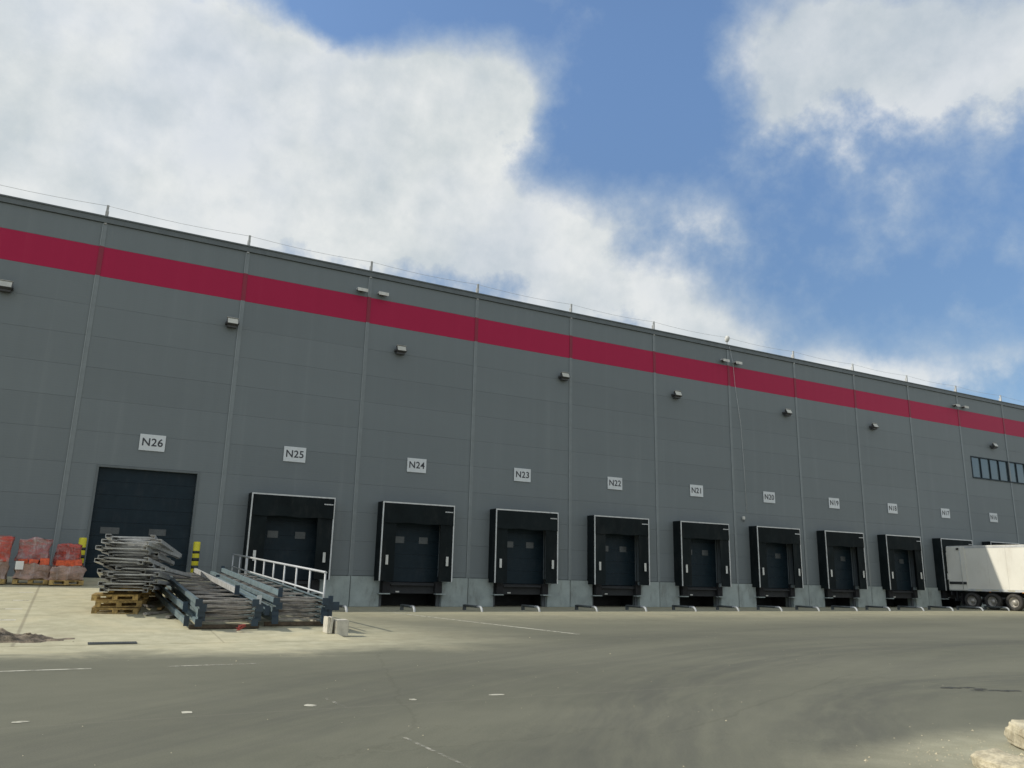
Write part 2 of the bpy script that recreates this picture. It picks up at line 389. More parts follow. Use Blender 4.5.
# plinth blocks between the dock pits
pl = MB(); pj = MB()
x = 6.26
for b in range(1, 19):
    c = docks[b]; e0 = c-1.45
    if b == 1: segs = [(x, e0)]
    else:
        s = b*W; segs = [(docks[b-1]+1.45, s-.012), (s+.012, e0)]
    for s0, s1 in segs: MB().box(s0, s1, -.06, .55, 0, 1.25).build('plinth_block', M['plinth'], wh, bevel=.012)
# dock pits: floor level slab with dark void underneath
for b, c in docks.items():
    pit = MB().add([(c-1.7,.551,0),(c-1.7,1.7,0),(c+1.7,1.7,0),(c+1.7,.551,0),(c+1.45,.551,0),(c+1.45,1.6,0),(c-1.45,1.6,0),(c-1.45,.551,0)]
        + [(c-1.7,.551,1.1),(c-1.7,1.7,1.1),(c+1.7,1.7,1.1),(c+1.7,.551,1.1),(c+1.45,.551,1.1),(c+1.45,1.6,1.1),(c-1.45,1.6,1.1),(c-1.45,.551,1.1)],
        [tuple(range(8)), tuple(range(15,7,-1))] + [(i,(i+1)%8,8+(i+1)%8,8+i) for i in range(8)])
    pit.build('pit_wall', M['dark'], wh)
# ground level door N26
d = MB()
for k in range(8):
    z0 = 1.0 + k*.506; d.box(1.02, 4.50, .14, .20, z0+.004, z0+.502)
dr = d.build('overhead_door', M['doorblue'], wh); dr['label'] = 'wide dark blue sectional door under sign N26'
for x0, x1 in ((1.36,2.0),(3.02,3.62)):
    MB().box(x0, x1, .120, .139, 2.60, 2.84).build('window_pane', M['dglass'], dr)
MB().box(.94,1.019,-.03,.13,1.0,5.13).box(4.501,4.58,-.03,.13,1.0,5.13).box(1.019,4.501,-.03,.13,5.051,5.13).build('door_frame', M['coping'], wh)
# ribbon window high on the right
wf = MB(); n = 19; pw = (WX1-WX0)/n
wf.box(WX0, WX1, -.03, .10, WZ1-.07, WZ1).box(WX0, WX1, -.05, .10, WZ0, WZ0+.08)
for k in range(n+1):
    xx = WX0 + k*pw; xx = min(max(xx, WX0+.04), WX1-.04); wf.box(xx-.04, xx+.04, -.029, .10, WZ0+.081, WZ1-.071)
wo = wf.build('ribbon_window', M['doorblue'], wh)
for k in range(n):
    o = MB().box(WX0+k*pw+.041, WX0+(k+1)*pw-.041, .04, .05, WZ0+.081, WZ1-.071).build('window_pane', M['glass'], wo)
# inner room behind the glass
MB().box(WX0-.2, WX1+.2, .6, .7, WZ0-.2, WZ1+.2).build('blind', M['trim'], wh)
# parapet posts and the cable they carry
for b in range(B0+1, B1):
    if b == 6: continue
    MB().box(b*W-.045, b*W+.045, -.05, .03, TOP-.30, TOP+.52).box(b*W-.06, b*W+.06, .031, .10, TOP+.04, TOP+.30).build('parapet_post', M['steel'], wh)
cb = MB()
for b in range(B0+1, B1-1):
    pts = [(b*W + W*k/6, -.01, TOP+.50 - .09*math.sin(math.pi*k/6)) for k in range(7)]
    cb.tube(pts, .007, 5)
cb.build('parapet_cable', M['steel'], wh)

# ------------------------------------------------------------------ ramp retaining wall and railing
rw = MB(); YR = -13.7
rw.add([(6.0,-.07,0),(6.25,-.07,0),(6.25,-.07,1.10),(6.0,-.07,1.10),(6.0,YR,0),(6.25,YR,0),(6.25,YR,rz(YR)+.08),(6.0,YR,rz(YR)+.08)],
       [(0,1,2,3),(7,6,5,4),(0,4,5,1),(1,5,6,2),(2,6,7,3),(3,7,4,0)])
tag(rw.build('retaining_wall', M['block']), 'low concrete wall holding the side of the ramp, under the white railing', 'wall')
rl = empty('railing', (6.12,-.3,0)); tag(rl, 'white tubular railing descending along the ramp edge in front of dock N25', 'railing')
def rtop(y): return 1.99 + (y+.3)*(.585/13.1)
ys = [-.35 - k*(13.05/9) for k in range(10)]
for k, y in enumerate(ys):
    MB().tube([(0, y+.3, rz(y)+.05), (0, y+.3, rtop(y)-.002)], .026, 8).build('post', M['rail'], rl)
MB().tube([(0, ys[0]+.32, rtop(ys[0])), (0, ys[-1]+.26, rtop(ys[-1])-.003)], .032, 8).build('top_rail', M['rail'], rl)
MB().tube([(0, ys[0]+.32, rtop(ys[0])-.47), (0, ys[-1]+.3, rtop(ys[-1])-.52)], .026, 8).build('middle_rail', M['rail'], rl)

# ------------------------------------------------------------------ signs
def text_mesh(s, size, mat, parent, name='lettering', loc=(0,0,0), off=.0):
    cu = bpy.data.curves.new(name, 'FONT'); cu.body = s; cu.size = size; cu.align_x = 'CENTER'; cu.align_y = 'CENTER'
    cu.extrude = .003; cu.offset = off; cu.space_character = 1.06
    to = bpy.data.objects.new(name, cu); col.objects.link(to); bpy.context.view_layer.update()
    me = bpy.data.meshes.new_from_object(to.evaluated_get(bpy.context.evaluated_depsgraph_get()))
    bpy.data.objects.remove(to); me.name = name; me.materials.clear(); me.materials.append(mat)
    o = bpy.data.objects.new(name, me); col.objects.link(o); o.parent = parent; o.location = loc; o.rotation_euler = (R(90),0,0); return o
under = {26:'above the wide blue-black door', 25:'above the dock beside the white railing'}
for k in range(15):
    num = 26-k; c = (k+.5)*W + (-.02); z = 4.712+EYE - (.05 if k == 0 else 0)
    t = empty('number_sign', (c,-.03,z)); tag(t, 'pale rectangular wall sign reading N%d, %s' % (num, under.get(num, 'above the dock of that number')), 'sign', 'bay number signs on the wall')
    MB().box(-.46,.46,-.012,.012,-.315,.315).build('sign_board', M['sign'], t)
    text_mesh('N%d' % num, .42, M['ink'], t, loc=(0,-.016,-.0), off=.006)

# ------------------------------------------------------------------ loading docks
HX = 1.70
def make_dock():
    t = empty('loading_dock', (0,0,0))
    z0, z1 = 1.08, 4.42
    MB().box(-HX-.02,-HX+.05,-SH+.02,-.001,z0,z1).box(HX-.05,HX+.02,-SH+.02,-.001,z0,z1).box(-HX+.051,HX-.051,-SH+.02,-.001,z1-.06,z1-.002).build('shelter_side', M['curtain'], t)
    MB().box(-HX,-HX+.055,-SH-.012,-SH+.018,z0,z1).build('edge_trim', M['alu'], t)
    MB().box(HX-.055,HX,-SH-.012,-SH+.018,z0,z1).build('edge_trim', M['alu'], t)
    MB().box(-HX+.056,HX-.056,-SH-.012,-SH+.018,z1-.055,z1).build('edge_trim', M['alu'], t)
    for s in (-1, 1):      # side curtains, slightly bellied
        cu = MB(); nn = 8; vs = []; fs = []
        for i in range(nn+1):
            z = z0 + .01 + (z1-z0-.08)*i/nn
            for j in range(5):
                f = j/4; x = s*(HX-.057 - f*.60)
                y = -SH + .03*math.sin(f*3) - .012*math.sin(i*1.9+s)*f
                vs.append((x,y,z))
        for i in range(nn):
            for j in range(4): a = i*5+j; fs.append((a,a+1,a+6,a+5))
        cu.add(vs, fs, True); b = len(cu.v)
        cu.add([(v[0], v[1]+.02, v[2]) for v in vs], [tuple(reversed(f)) for f in fs], True)
        c = cu.build('side_curtain', M['curtain'], t)
        xs = s*(HX-.30); MB().box(xs-.055, xs+.055, -SH-.05, -SH-.025, 1.76, 2.16).build('guide_marker', M['white'], c)
    hc = MB(); vs = []; fs = []
    for i in range(5):
        z = z1-.06 - .82*i/4
        for j in range(11):
            x = -HX+.06 + (2*HX-.12)*j/10; vs.append((x, -SH-.022 - .012*math.sin(j*2.1)*(i/4), z - (.02*math.sin(j*1.3) if i==4 else 0)))
    for i in range(4):
        for j in range(10): a = i*11+j; fs.append((a,a+1,a+12,a+11))
    hc.add(vs, fs, True); hc.add([(v[0],v[1]+.012,v[2]) for v in vs], [tuple(reversed(f)) for f in fs], True)
    h = hc.build('head_curtain', M['curtain'], t)
    mk = MB(); xx = 1.22
    for w in (.05,.03,.05,.04,.05,.03,.04): mk.box(xx, xx+w, -SH-.052, -SH-.042, 4.10, 4.145); xx += w+.014
    mk.build('maker_mark', M['alu'], h)
    dd = MB()
    for k in range(5): dd.box(-1.27, 1.27, .07, .12, 1.05+k*.585, 1.05+k*.585+.578)
    dr = dd.build('sectional_door', M['doorblue'], t)
    for x0 in (-.82,.30): MB().box(x0, x0+.42, .05, .069, 2.70, 2.98).build('window_pane', M['dglass'], dr)
    MB().box(-1.30,-1.281,-.02,.12,1.05,3.98).box(1.281,1.30,-.02,.12,1.05,3.98).box(-1.30,1.30,-.02,.12,3.961,3.98).build('door_frame', M['dark'], t)
    lv = MB().box(-1.28,1.28,-.10,1.58,.94,1.02).box(-1.28,1.28,-.05,.02,.56,.938)
    L = lv.build('dock_leveller', M['dark'], t); MB().box(-1.0,1.0,-.22,-.101,.90,.955).build('lip', M['dark'], L)
    for s in (-1,1):
        x = s*1.22; b = MB().box(x-.16,x+.16,-.26,-.062,.58,1.07)
        for k in range(3):
            for zc in (.68,.97): b.tube([(x-.09+k*.09,-.27,zc),(x-.09+k*.09,-.255,zc)], .022, 8)
        b.build('bumper', M['rubber'], t)
        MB().box(s*1.30-.24,s*1.30+.24,-.34,-.062,.525,.57).build('bumper_ledge', M['plinth'], t)
    MB().box(-.72,-.55,-.075,-.052,.60,.66).build('reflector', M['white'], t)
    return t
proto = make_dock(); GD = 'loading docks along the wall'
for i, (b, c) in enumerate(docks.items()):
    if b > 12: break
    o = proto if i == 0 else copy_tree(proto)
    o.location = (c,0,0)
    rv = random.Random(100+b)
    for ch in [q for q in bpy.data.objects if q.parent == o]:
        if ch.name.startswith('side_curtain'): ch.rotation_euler = (R(rv.uniform(-.25,.25)), R(rv.uniform(-.5,.5)), 0)
        if ch.name.startswith('head_curtain'): ch.location = (0, 0, rv.uniform(-.015,.0)); ch.rotation_euler = (0, R(rv.uniform(-.25,.25)), 0)
        if ch.name.startswith('bumper') and 'ledge' not in ch.name: ch.location = (0,0,rv.uniform(-.03,.02))
    num = 26-b
    lb = {1:'black dock shelter under sign N25, partly hidden by the white railing', 9:'black dock shelter under sign N17 with the white trailer backed into it', 10:'black dock shelter under sign N16, mostly hidden behind the trailer'}.get(b, 'black dock shelter with pale edge trim and closed door under sign N%d' % num)
    tag(o, lb, 'loading dock', GD)

# ------------------------------------------------------------------ wheel guides: bent tubes in front of each dock
def make_guide():
    p = [(0,-4.02,.18)]
    for k in range(0,7):
        a = k*math.pi/12; p.append((0,-4.2-.2*math.sin(a), .18-.2*(1-math.cos(a))))
    p.append((0,-4.4,-.06))
    t = empty('wheel_guide'); MB().tube([(0,-2.9,.18),(0,-4.021,.18)], .05, 10).build('tube', M['darkpipe'], t); MB().tube(p, .047, 10).build('bent_end', M['rail'], t)  # straight run coloured dark for its shade, bent end white as if sunlit
    MB().box(-.06,.06,-2.96,-2.86,0,.22).build('anchor_post', M['darkpipe'], t); return t
gp = make_guide(); first = True
for b in range(1, 11):
    for s, nm in ((-1,'left'),(1,'right')):
        if b == 1 and s == -1: continue
        if b > 9 : continue
        o = gp if first else copy_tree(gp); first = False
        o.location = (docks[b] + (1.12 if s > 0 else -1.36), 0, 0); o.rotation_euler = (0,0,s*R(2.5))
        tag(o, 'low bent white tube on the ground at the %s side of dock N%d' % (nm, 26-b), 'wheel guide', 'bent tube wheel guides in front of the docks')

# ------------------------------------------------------------------ lamps on the wall
def make_flood():
    t = empty('floodlight')
    hd = MB(); hd.M = Matrix.Translation((0,-.36,.0)) @ Matrix.Rotation(R(-28),4,'X')
    hd.box(-.26,.26,.0,.10,-.17,.17)
    for k in range(9): hd.box(-.24+k*.057,-.225+k*.057,.101,.15,-.15,.15)
    h = hd.build('lamp_head', M['lamp'], t)
    gl = MB(); gl.M = hd.M; gl.box(-.235,.235,-.012,-.001,-.15,.15); gl.build('lamp_glass', M['lampglass'], h)
    vs_ = MB(); vs_.M = hd.M; vs_.box(-.27,.27,-.05,.1,.171,.185); vs_.build('hood', M['steel'], h)
    MB().box(-.30,-.28,-.38,-.06,-.14,-.05).box(.28,.30,-.38,-.06,-.14,-.05).box(-.30,.30,-.06,-.001,-.16,-.03).box(-.22,.22,-.30,-.061,-.30,-.18).build('bracket', M['lamp'], t)
    return t
fp = make_flood()
spots = [(-2.9,'at the left edge above the wrapped pallets'),(5.15,'left of the joint between N26 and N25'),(12.6,'above and left of sign N24'),(21.5,'above and right of sign N23'),(28.9,'above sign N21, left of it'),(37.5,'above sign N20, right of the cable'),(45.4,'above sign N18, left of it'),(58.6,'on the right above the ribbon window')]
for i, (x, w) in enumerate(spots):
    o = fp if i == 0 else copy_tree(fp); o.location = (x,0,9.98+EYE); o.scale = (.86,)*3
    tag(o, 'grey wall floodlight on a bracket %s' % w, 'floodlight', 'floodlights on the warehouse wall')
def make_small():
    t = empty('wall_lamp'); MB().box(-.23,.23,-.30,-.06,0,.05).box(-.24,.24,-.32,-.30,-.10,.05).build('lamp_head', M['white'], t)
    MB().box(-.06,.06,-.06,-.001,-.06,.06).box(-.22,.22,-.298,-.062,-.04,-.001).build('bracket', M['lamp'], t); return t
sp = make_small(); first = True
for b, nm in ((2,'joint between N25 and N24'),(6,'joint between N21 and N20'),(10,'joint above the trailer')):
    for s, sd in ((-1,'left'),(1,'right')):
        o = sp if first else copy_tree(sp); first = False
        o.location = (b*W + (-.42 if s < 0 else .58), 0, 12.43+EYE+.03)
        tag(o, 'small white lamp above the red stripe, %s of the %s' % (sd, nm), 'wall lamp', 'small paired lamps above the red stripe')
# cable run and its small white fittings right of the joint between N21 and N20
o = MB().tube([(33.05,-.09,14.9),(33.3,-.09,13.9),(33.42,-.05,12.6),(33.75,-.04,10.2),(33.86,-.035,7.4),(33.9,-.035,5.2)], .009, 6).build('cable', M['alu'])
tag(o, 'thin pale cable hanging down the wall beside the joint between N21 and N20', 'cable')
t = empty('outlet_box', (33.6,-.06,4.86)); tag(t, 'small white box on the wall left of sign N20', 'junction box')
MB().box(-.09,.09,-.06,.05,-.09,.09).build('casing', M['white'], t, bevel=.02); MB().tube([(0,-.03,-.09),(0,-.03,-.22)], .02, 6).build('gland', M['lamp'], t)
t = empty('roof_antenna', (33.0,.02,TOP+.02)); tag(t, 'small white rounded antenna housing standing on the roof edge above N21', 'antenna')
MB().tube([(0,0,0),(0,0,.22)], .03, 8).build('mast', M['steel'], t)
MB().tube([(0,0,.20),(0,0,.23),(0.01,0,.34),(0.05,0,.48),(.08,0,.56),(.10,0,.60)], [.04,.09,.14,.15,.10,.02], 14).build('housing', M['white'], t)

# ------------------------------------------------------------------ bollards
def make_bollard():
    t = empty('bollard'); H = 1.42; n = 5
    MB().tube([(0,0,-.1),(0,0,H),(0,0,H+.03)], [.125,.125,.10], 20).build('post', M['yellow'], t)
    for z0, z1 in ((.16,.28),(.45,.57),(.73,.85),(1.01,1.11)): MB().tube([(0,0,z0),(0,0,z1)], .1275, 20).build('black_band', M['black'], t)
    return t
bo = make_bollard(); bo.location = (.83,-.95,rz(-.95)); tag(bo, 'yellow and black banded bollard left of the wide door, behind the red load', 'bollard', 'bollards beside the wide door')
b2 = copy_tree(bo); b2.location = (4.68,-.75,rz(-.75)); tag(b2, 'yellow and black banded bollard right of the wide door, behind the rack frames', 'bollard', 'bollards beside the wide door')

# ------------------------------------------------------------------ pallets
def make_pallet():
    t = empty('wooden_pallet')
    top = MB()
    for k in range(5): y = -.40+k*.1725; top.box(-.6,.6,y,y+.11,.122,.144)
    top.build('deck', M['wood'], t)
    s = MB()
    for y in (-.40,-.05,.30):
        s.box(-.6,.6,y,y+.10,0,.022); s.box(-.6,.6,y,y+.10,.100,.121)
        for x in (-.6,-.07,.46): s.box(x,x+.14,y,y+.10,.0225,.0995)
    s.build('stringer', M['wood'], t); return t
pp = make_pallet(); first = True
stacks = [((1.70,-10.75),3,'front left stack under the grey rack frames',3),((2.0,-8.9),3,'middle stack hidden under the grey rack frames',4),((2.55,-7.3),3,'rear stack hidden under the grey rack frames',7)]
words = ['lowest','second lowest','third lowest','topmost']
for (x,y), n, nm, a in stacks:
    for k in range(n):
        o = pp if first else copy_tree(pp); first = False
        o.scale = (.86,1,1); o.location = (x+random.uniform(-.07,.07), y+random.uniform(-.05,.05), rz(y-.4)+.02+k*.152); o.rotation_euler = (R(3.4) if k == 0 else R(2), R(random.uniform(-1,1)), R(-a+random.uniform(-6,6)))
        w = 'topmost' if k == n-1 else words[k]
        tag(o, 'worn yellow-brown wooden pallet, %s of the %s' % (w, nm), 'pallet', 'pallets under the grey rack frames')

# ------------------------------------------------------------------ rack frames
def make_frame(L, Wd, mats, seed, step=.62, plates=True, pw=.045):
    """upright frame lying flat: two channel posts along Y, lattice between, foot plates at the front (y=0)"""
    r = random.Random(seed); pm, bm_, fm = mats
    t = empty('rack_frame')
    for s in (0, 1):
        x = s*Wd; q = 1 if s == 0 else -1; p = MB()
        p.box(x-pw, x+pw, 0, L, 0, .012); p.box(x-pw, x+pw, 0, L, .078, .09)
        xo = x - q*pw; p.box(min(xo,xo+q*.012), max(xo,xo+q*.012), 0, L, .0125, .0775)
        p.build('post', pm, t)
        if not plates: MB().box(x-.05, x+.05, L-.02, L, -.03, .0).build('foot_plate', fm, t); continue
        f = MB().box(x-.075, x+.075, -.012, -.002, -.035, .125).box(x-.06,x+.06,-.001,.10,-.003,.0)
        f.build('foot_plate', fm, t)
    b = MB(); y = .25; k = 0; z = .045
    b.bar((.02,y,z),(Wd-.02,y,z),.045,.03)
    while y + step < L-.15:
        if k % 2 == 0: b.bar((.02,y+.03,z),(Wd-.02,y+step-.03,z),.042,.028)
        else: b.bar((Wd-.02,y+.03,z),(.02,y+step-.03,z),.042,.028)
        y += step; k += 1
    b.bar((.02,y,z),(Wd-.02,y,z),.045,.03)
    b.build('bracing', bm_, t); return t
GA = (M['steel'], M['steel'], M['steel']); GB = (M['teal'], M['steel2'], M['navy'])
ordn = ['top','second','third','fourth','fifth','sixth','seventh','eighth','ninth','tenth','eleventh','twelfth','thirteenth','fourteenth','fifteenth','sixteenth','seventeenth','lowest and last']
fa = make_frame(4.5, 1.0, GA, 1, .38, False, .062); fa2 = make_frame(4.0, .94, GA, 2, .34, False, .062)
nA = 18; base = rz(-11) + .52; used = {id(fa):False, id(fa2):False}
rr = random.Random(12)
#        x offset, y offset, yaw, roll
PA = [(0,0,-5,0),(.10,.3,-9,1),(-.05,-.2,-4,-1),(.22,.1,-12,1),(.0,.4,-6,0),(.12,-.3,-10,-1),(-.10,.1,-3,1),(.28,-.1,-15,0),(.02,.35,-7,-1),(-.20,-.1,-9,2),(-.14,-.25,-12,2),(.10,.2,-5,-2),(-.06,.15,-15,1),(-.22,-.35,-13,-1),(.0,.2,-8,1),(-.12,-.4,-17,2),(.10,-.15,-13,2),(-.02,.3,-9,-1)]
for k in range(nA):
    src = fa if k % 3 else fa2
    o = src if not used[id(src)] else copy_tree(src); used[id(src)] = True
    dx, dy, yaw, rol = PA[k]
    o.location = (1.26 + dx, -11.6 + dy, base + k*.074 + (.02 if k > 8 else 0)); o.rotation_euler = (R(-1.6-.12*k), R(rol*.8), R(yaw))
    i = nA-1-k
    tag(o, 'grey galvanised rack frame, %s in the tall pile on the pallets' % ('top' if i == 0 else 'lowest' if i == nA-1 else ordn[i] + ' from top'), 'rack frame', 'grey rack frames in the tall pile')
# a few loose uprights leaning beside the pile
def rack_stack(x0, x1, y0, L, n, nm, seed, yaw):
    Wd = x1 - x0; f = make_frame(L, Wd, GB, seed, .55); r = random.Random(seed); usedf = False
    slope = math.atan(.062)
    for k in range(n):
        o = f if not usedf else copy_tree(f); usedf = True
        zb = rz(y0) + .12 + k*.108
        o.location = (x0 + r.uniform(-.05,.05) + (.05 if k % 2 else 0), y0 + r.uniform(-.22,.15), zb); o.rotation_euler = (slope + R(r.uniform(-.1,.3)), 0, R(yaw + r.uniform(-.9,.9)))
        i = n-1-k
        tag(o, 'blue-grey painted rack frame, %s in the %s' % ('top' if i == 0 else ordn[i]+' from the top', nm), 'rack frame', 'blue-grey rack frames in the low stacks')
    for j in range(4):
        y = y0 + .25 + j*(L-.5)/3
        t = MB().box(-.75,.75,-.05,.05,0,.09).build('timber_bearer', M['oldwood'], loc=(x0+Wd/2, y, rz(y)+.01), bevel=.008)
        tag(t, 'rough wooden bearer under the %s, %s' % (nm, ['at its front end','second from its front','third from its front','at its far end'][j]), 'timber', 'timber bearers under the low stacks')
rack_stack(3.12, 4.32, -14.35, 9.3, 5, 'left low stack', 5, -1.0)
rack_stack(4.84, 6.0, -13.95, 8.9, 5, 'right low stack beside the railing', 9, .3)
# long beams lying between the stacks
def beam(x, y, z, L, yaw, label, pitch=.062, mat='teal'):
    t = empty('rack_beam', (x,y,z)); t.rotation_euler = (math.atan(pitch), 0, R(yaw))
    MB().box(-.035,.035,0,L,0,.12).box(.036,.05,.0,L,.0,.05).build('beam_body', M[mat], t)
    MB().box(-.05,.06,-.008,-.001,-.03,.19).build('end_plate', M['white' if 'white' in label else 'navy'], t)
    MB().box(-.05,.06,L+.001,L+.008,-.03,.19).build('end_plate', M['navy'], t)
    tag(t, label, 'rack beam', 'loose rack beams on the low stacks')
beam(4.52, -13.6, rz(-13.6)+.50, 6.5, -.3, 'long blue-grey beam with a white end plate between the two low stacks')
beam(4.66, -13.9, rz(-13.9)+.30, 8.0, .2, 'lower long beam with a dark end plate between the two low stacks')
beam(2.92, -13.5, rz(-13.5)+.34, 7.0, 1.2, 'blue-grey beam lying along the left side of the left low stack, upper one')
beam(2.90, -14.1, rz(-14.1)+.10, 7.6, .6, 'blue-grey beam lying along the left side of the left low stack, on the ground')
beam(4.05, -13.3, rz(-13.3)+.70, 7.0, .5, 'pale steel beam lying on top of the left low stack near its right side', mat='steel')
beam(5.0, -13.6, rz(-13.6)+.68, 8.0, .6, 'blue-grey beam lying on top of the right low stack near its left side')
# upright dark corner post piece at the right front of the stacks
t = empty('steel_offcut', (6.15,-13.9,rz(-13.9))); tag(t, 'dark steel bracket piece standing at the front right corner of the right low stack', 'steel bracket')
MB().box(-.05,.05,-.05,.04,.0,.72).build('upright', M['navy'], t); MB().box(.051,.22,-.03,.0,.38,.58).build('flange', M['navy'], t); MB().box(-.10,.14,-.08,.08,-.002,.02).build('base', M['navy'], t)
# tangle of red strap in front of the left low stack
pts = []; rs_ = random.Random(4)
for k in range(26): pts.append((3.98+.09*math.sin(k*1.7)+rs_.uniform(-.03,.03), -14.62+.10*math.cos(k*1.1), rz(-14.6)+.03+.13*abs(math.sin(k*.9))))
tag(MB().tube(pts, .008, 5).build('strap', M['redstrap']), 'tangled red strap hanging at the foot of the left low stack', 'strap')
# scraps of timber and steel on the ground between the pile and the left low stack
for i, (x,y,l,a,m) in enumerate(((2.55,-11.3,.9,-20,'steel2'),(2.75,-10.2,1.1,10,'wood'),(2.4,-9.6,1.0,35,'steel2'),(2.85,-12.0,.7,-5,'steel2'),(2.5,-8.4,1.3,-12,'wood'))):
    o = MB().box(-l/2,l/2,-.05,.05,0,.05).build('scrap_bar', M[m], loc=(x,y,rz(y)+.012)); o.rotation_euler = (0,0,R(a+70))
    tag(o, '%s scrap piece on the ground between pile and left low stack, %s from the front' % ('wooden' if m == 'wood' else 'steel', ['second','third','fourth','nearest','farthest'][i]), 'scrap', 'scrap pieces beside the tall pile')

# ------------------------------------------------------------------ concrete block with two slabs
t = empty('concrete_block', (6.10,-15.0,0)); tag(t, 'small pale concrete block with a shaded front standing right of the rack stacks', 'concrete block')
o = MB().box(-.15,.15,-.2,.2,0,.37).build('block_body', M['block'], t, bevel=.02)
o.rotation_euler = (0,0,R(-4))
for i, (x, l, h) in enumerate(((5.86,'nearest to the block',.36),(5.80,'farther from the block',.36))):
    s = MB().box(-.03,.03,-.19,.19,0,h).build('concrete_slab', M['block'], loc=(x,-14.95+.03*i,rz(-15)), bevel=.008); s.rotation_euler = (0,R(4-3*i),R(-5+4*i))
    tag(s, 'thin pale concrete slab on edge left of the concrete block, %s' % l, 'concrete slab', 'slabs leaning by the concrete block')

# ------------------------------------------------------------------ wrapped pallet loads
def goods_mesh(w, d, h, seed, rough=.045, taper=.10, n=13):
    r = random.Random(seed); off = Vector((r.random()*50, r.random()*50, r.random()*50))
    bm = bmesh.new(); bmesh.ops.create_cube(bm, size=1)
    bmesh.ops.subdivide_edges(bm, edges=bm.edges[:], cuts=n, use_grid_fill=True)
    lean = r.uniform(-.05,.05)
    for v in bm.verts:
        c = v.co; z = c.z+.5; c.x *= w*(1-taper*z*.5+.03*math.sin(z*9+seed)); c.y *= d*(1-taper*z*.5); c.z = z*h
        p = Vector((c.x*2.6,c.y*2.6,c.z*3.4))+off
        c += noise.noise_vector(p)*rough*1.6 + noise.noise_vector(p*3)*rough*.6
        c.x += lean*z
        if z > .95: c.z -= .06*abs(c.x/w)*2
    return bm
def load(x, y, zb, w, d, h, mat, seed, label, pallet=True, extra=None, rzv=0):
    t = empty('wrapped_load', (x,y,zb), R(rzv)); tag(t, label, 'pallet load', 'wrapped loads along the wall')
    z = 0
    if pallet:
        p = MB()
        for k in range(5): yy = -d/2+k*(d-.11)/4; p.box(-w/2,w/2,yy,yy+.11,.122,.144)
        for yy in (-d/2,-.05,d/2-.1):
            p.box(-w/2,w/2,yy,yy+.1,0,.022)
            for xx in (-w/2,-.07,w/2-.14): p.box(xx,xx+.14,yy,yy+.1,.0225,.1215)
        p.build('pallet', M['wood'], t); z = .146
    bm = goods_mesh(w*.97, d*.97, h, seed); me = bpy.data.meshes.new('goods'); bm.to_mesh(me); bm.free(); me.materials.append(M[mat])
    for pl_ in me.polygons: pl_.use_smooth = True
    o = bpy.data.objects.new('goods', me); col.objects.link(o); o.parent = t; o.location = (0,0,z)
    if extra == 'label':
        MB().box(-w/2+.02,-w/2+.24,-d/2-.075,-d/2-.065,z+.30,z+.56).build('paper_label', M['label'], t)
    if extra in ('label','crates'):
        r = random.Random(seed)
        for k in range(3):
            xx = -w/2+.20+k*.30 if extra == 'label' else -w/2+.25+k*.25
            hh = r.uniform(.16,.24)
            c = MB().box(-.13,.13,-.16,.16,0,hh).build('red_crate', M['red'], t, loc=(xx,-d/2+.2,z+h-.05-.0), bevel=.01); c.rotation_euler = (R(r.uniform(-8,8)),R(r.uniform(-6,6)),R(r.uniform(-12,12)))
    return t
yy = -3.1
def zz(y): return rz(y-.3)+.03
load(-1.68, yy, zz(yy), 1.02, .8, .62, 'wrap_brown', 3, 'brown wrapped pallet load cut by the left edge of the photo, lower one')
load(-1.66, yy+.02, zz(yy)+.69, .98, .8, .80, 'wrap_red', 5, 'red wrapped pallet load cut by the left edge of the photo, upper one', pallet=False, rzv=3)
load(-.50, yy, zz(yy), .98, .8, .50, 'wrap_brown', 8, 'brown wrapped pallet load with white paper and orange-red top, bottom of the middle pair', extra='label')
load(-.55, yy+.16, zz(yy)+.70, .88, .78, .74, 'wrap_pink', 13, 'tall pinkish wrapped load on top of the middle pair', pallet=False, rzv=-4)
load(.48, yy-.15, zz(yy-.15), .98, .8, .50, 'wrap_brown', 21, 'low crumpled wrapped load with orange-red top beside the left bollard', extra='crates', rzv=4)
load(.42, yy+1.05, zz(yy+1.05), .74, .70, 1.12, 'wrap_red', 34, 'dark red wrapped load behind the low crumpled load, left of the bollard', rzv=-6)

# ------------------------------------------------------------------ soil heap at left, rubble bottom right
t = empty('soil_heap', (-.75,-15.3,rz(-15.3))); t.rotation_euler = (math.atan(.062),0,0); tag(t, 'low dark soil heap with clods on the concrete at the left edge', 'soil heap')
vs = []; fs = []; nn = 34
for i in range(nn+1):
    for j in range(nn+1):
        x = -1.6 + 3.2*i/nn; y = -.5 + 1.0*j/nn; d2 = (x/1.5)**2 + (y/.45)**2 + .55*noise.noise(Vector((x*3,y*7,9)))
        h = max(0, 1-d2)**1.3*.18*(1 - .55*max(0, x)) * (1+1.3*noise.noise(Vector((x*5,y*5,1)))) + .012*noise.noise(Vector((x*22,y*22,3)))
        h = h*max(0,1-d2)**.3 if d2 < 1 else 0
        vs.append((x,y,h - (.02 if d2 >= .97 else -.002)))
for i in range(nn):
    for j in range(nn): a = i*(nn+1)+j; fs.append((a,a+nn+1,a+nn+2,a+1))
MB().add(vs, fs, True).build('heap', M['soil'], t)
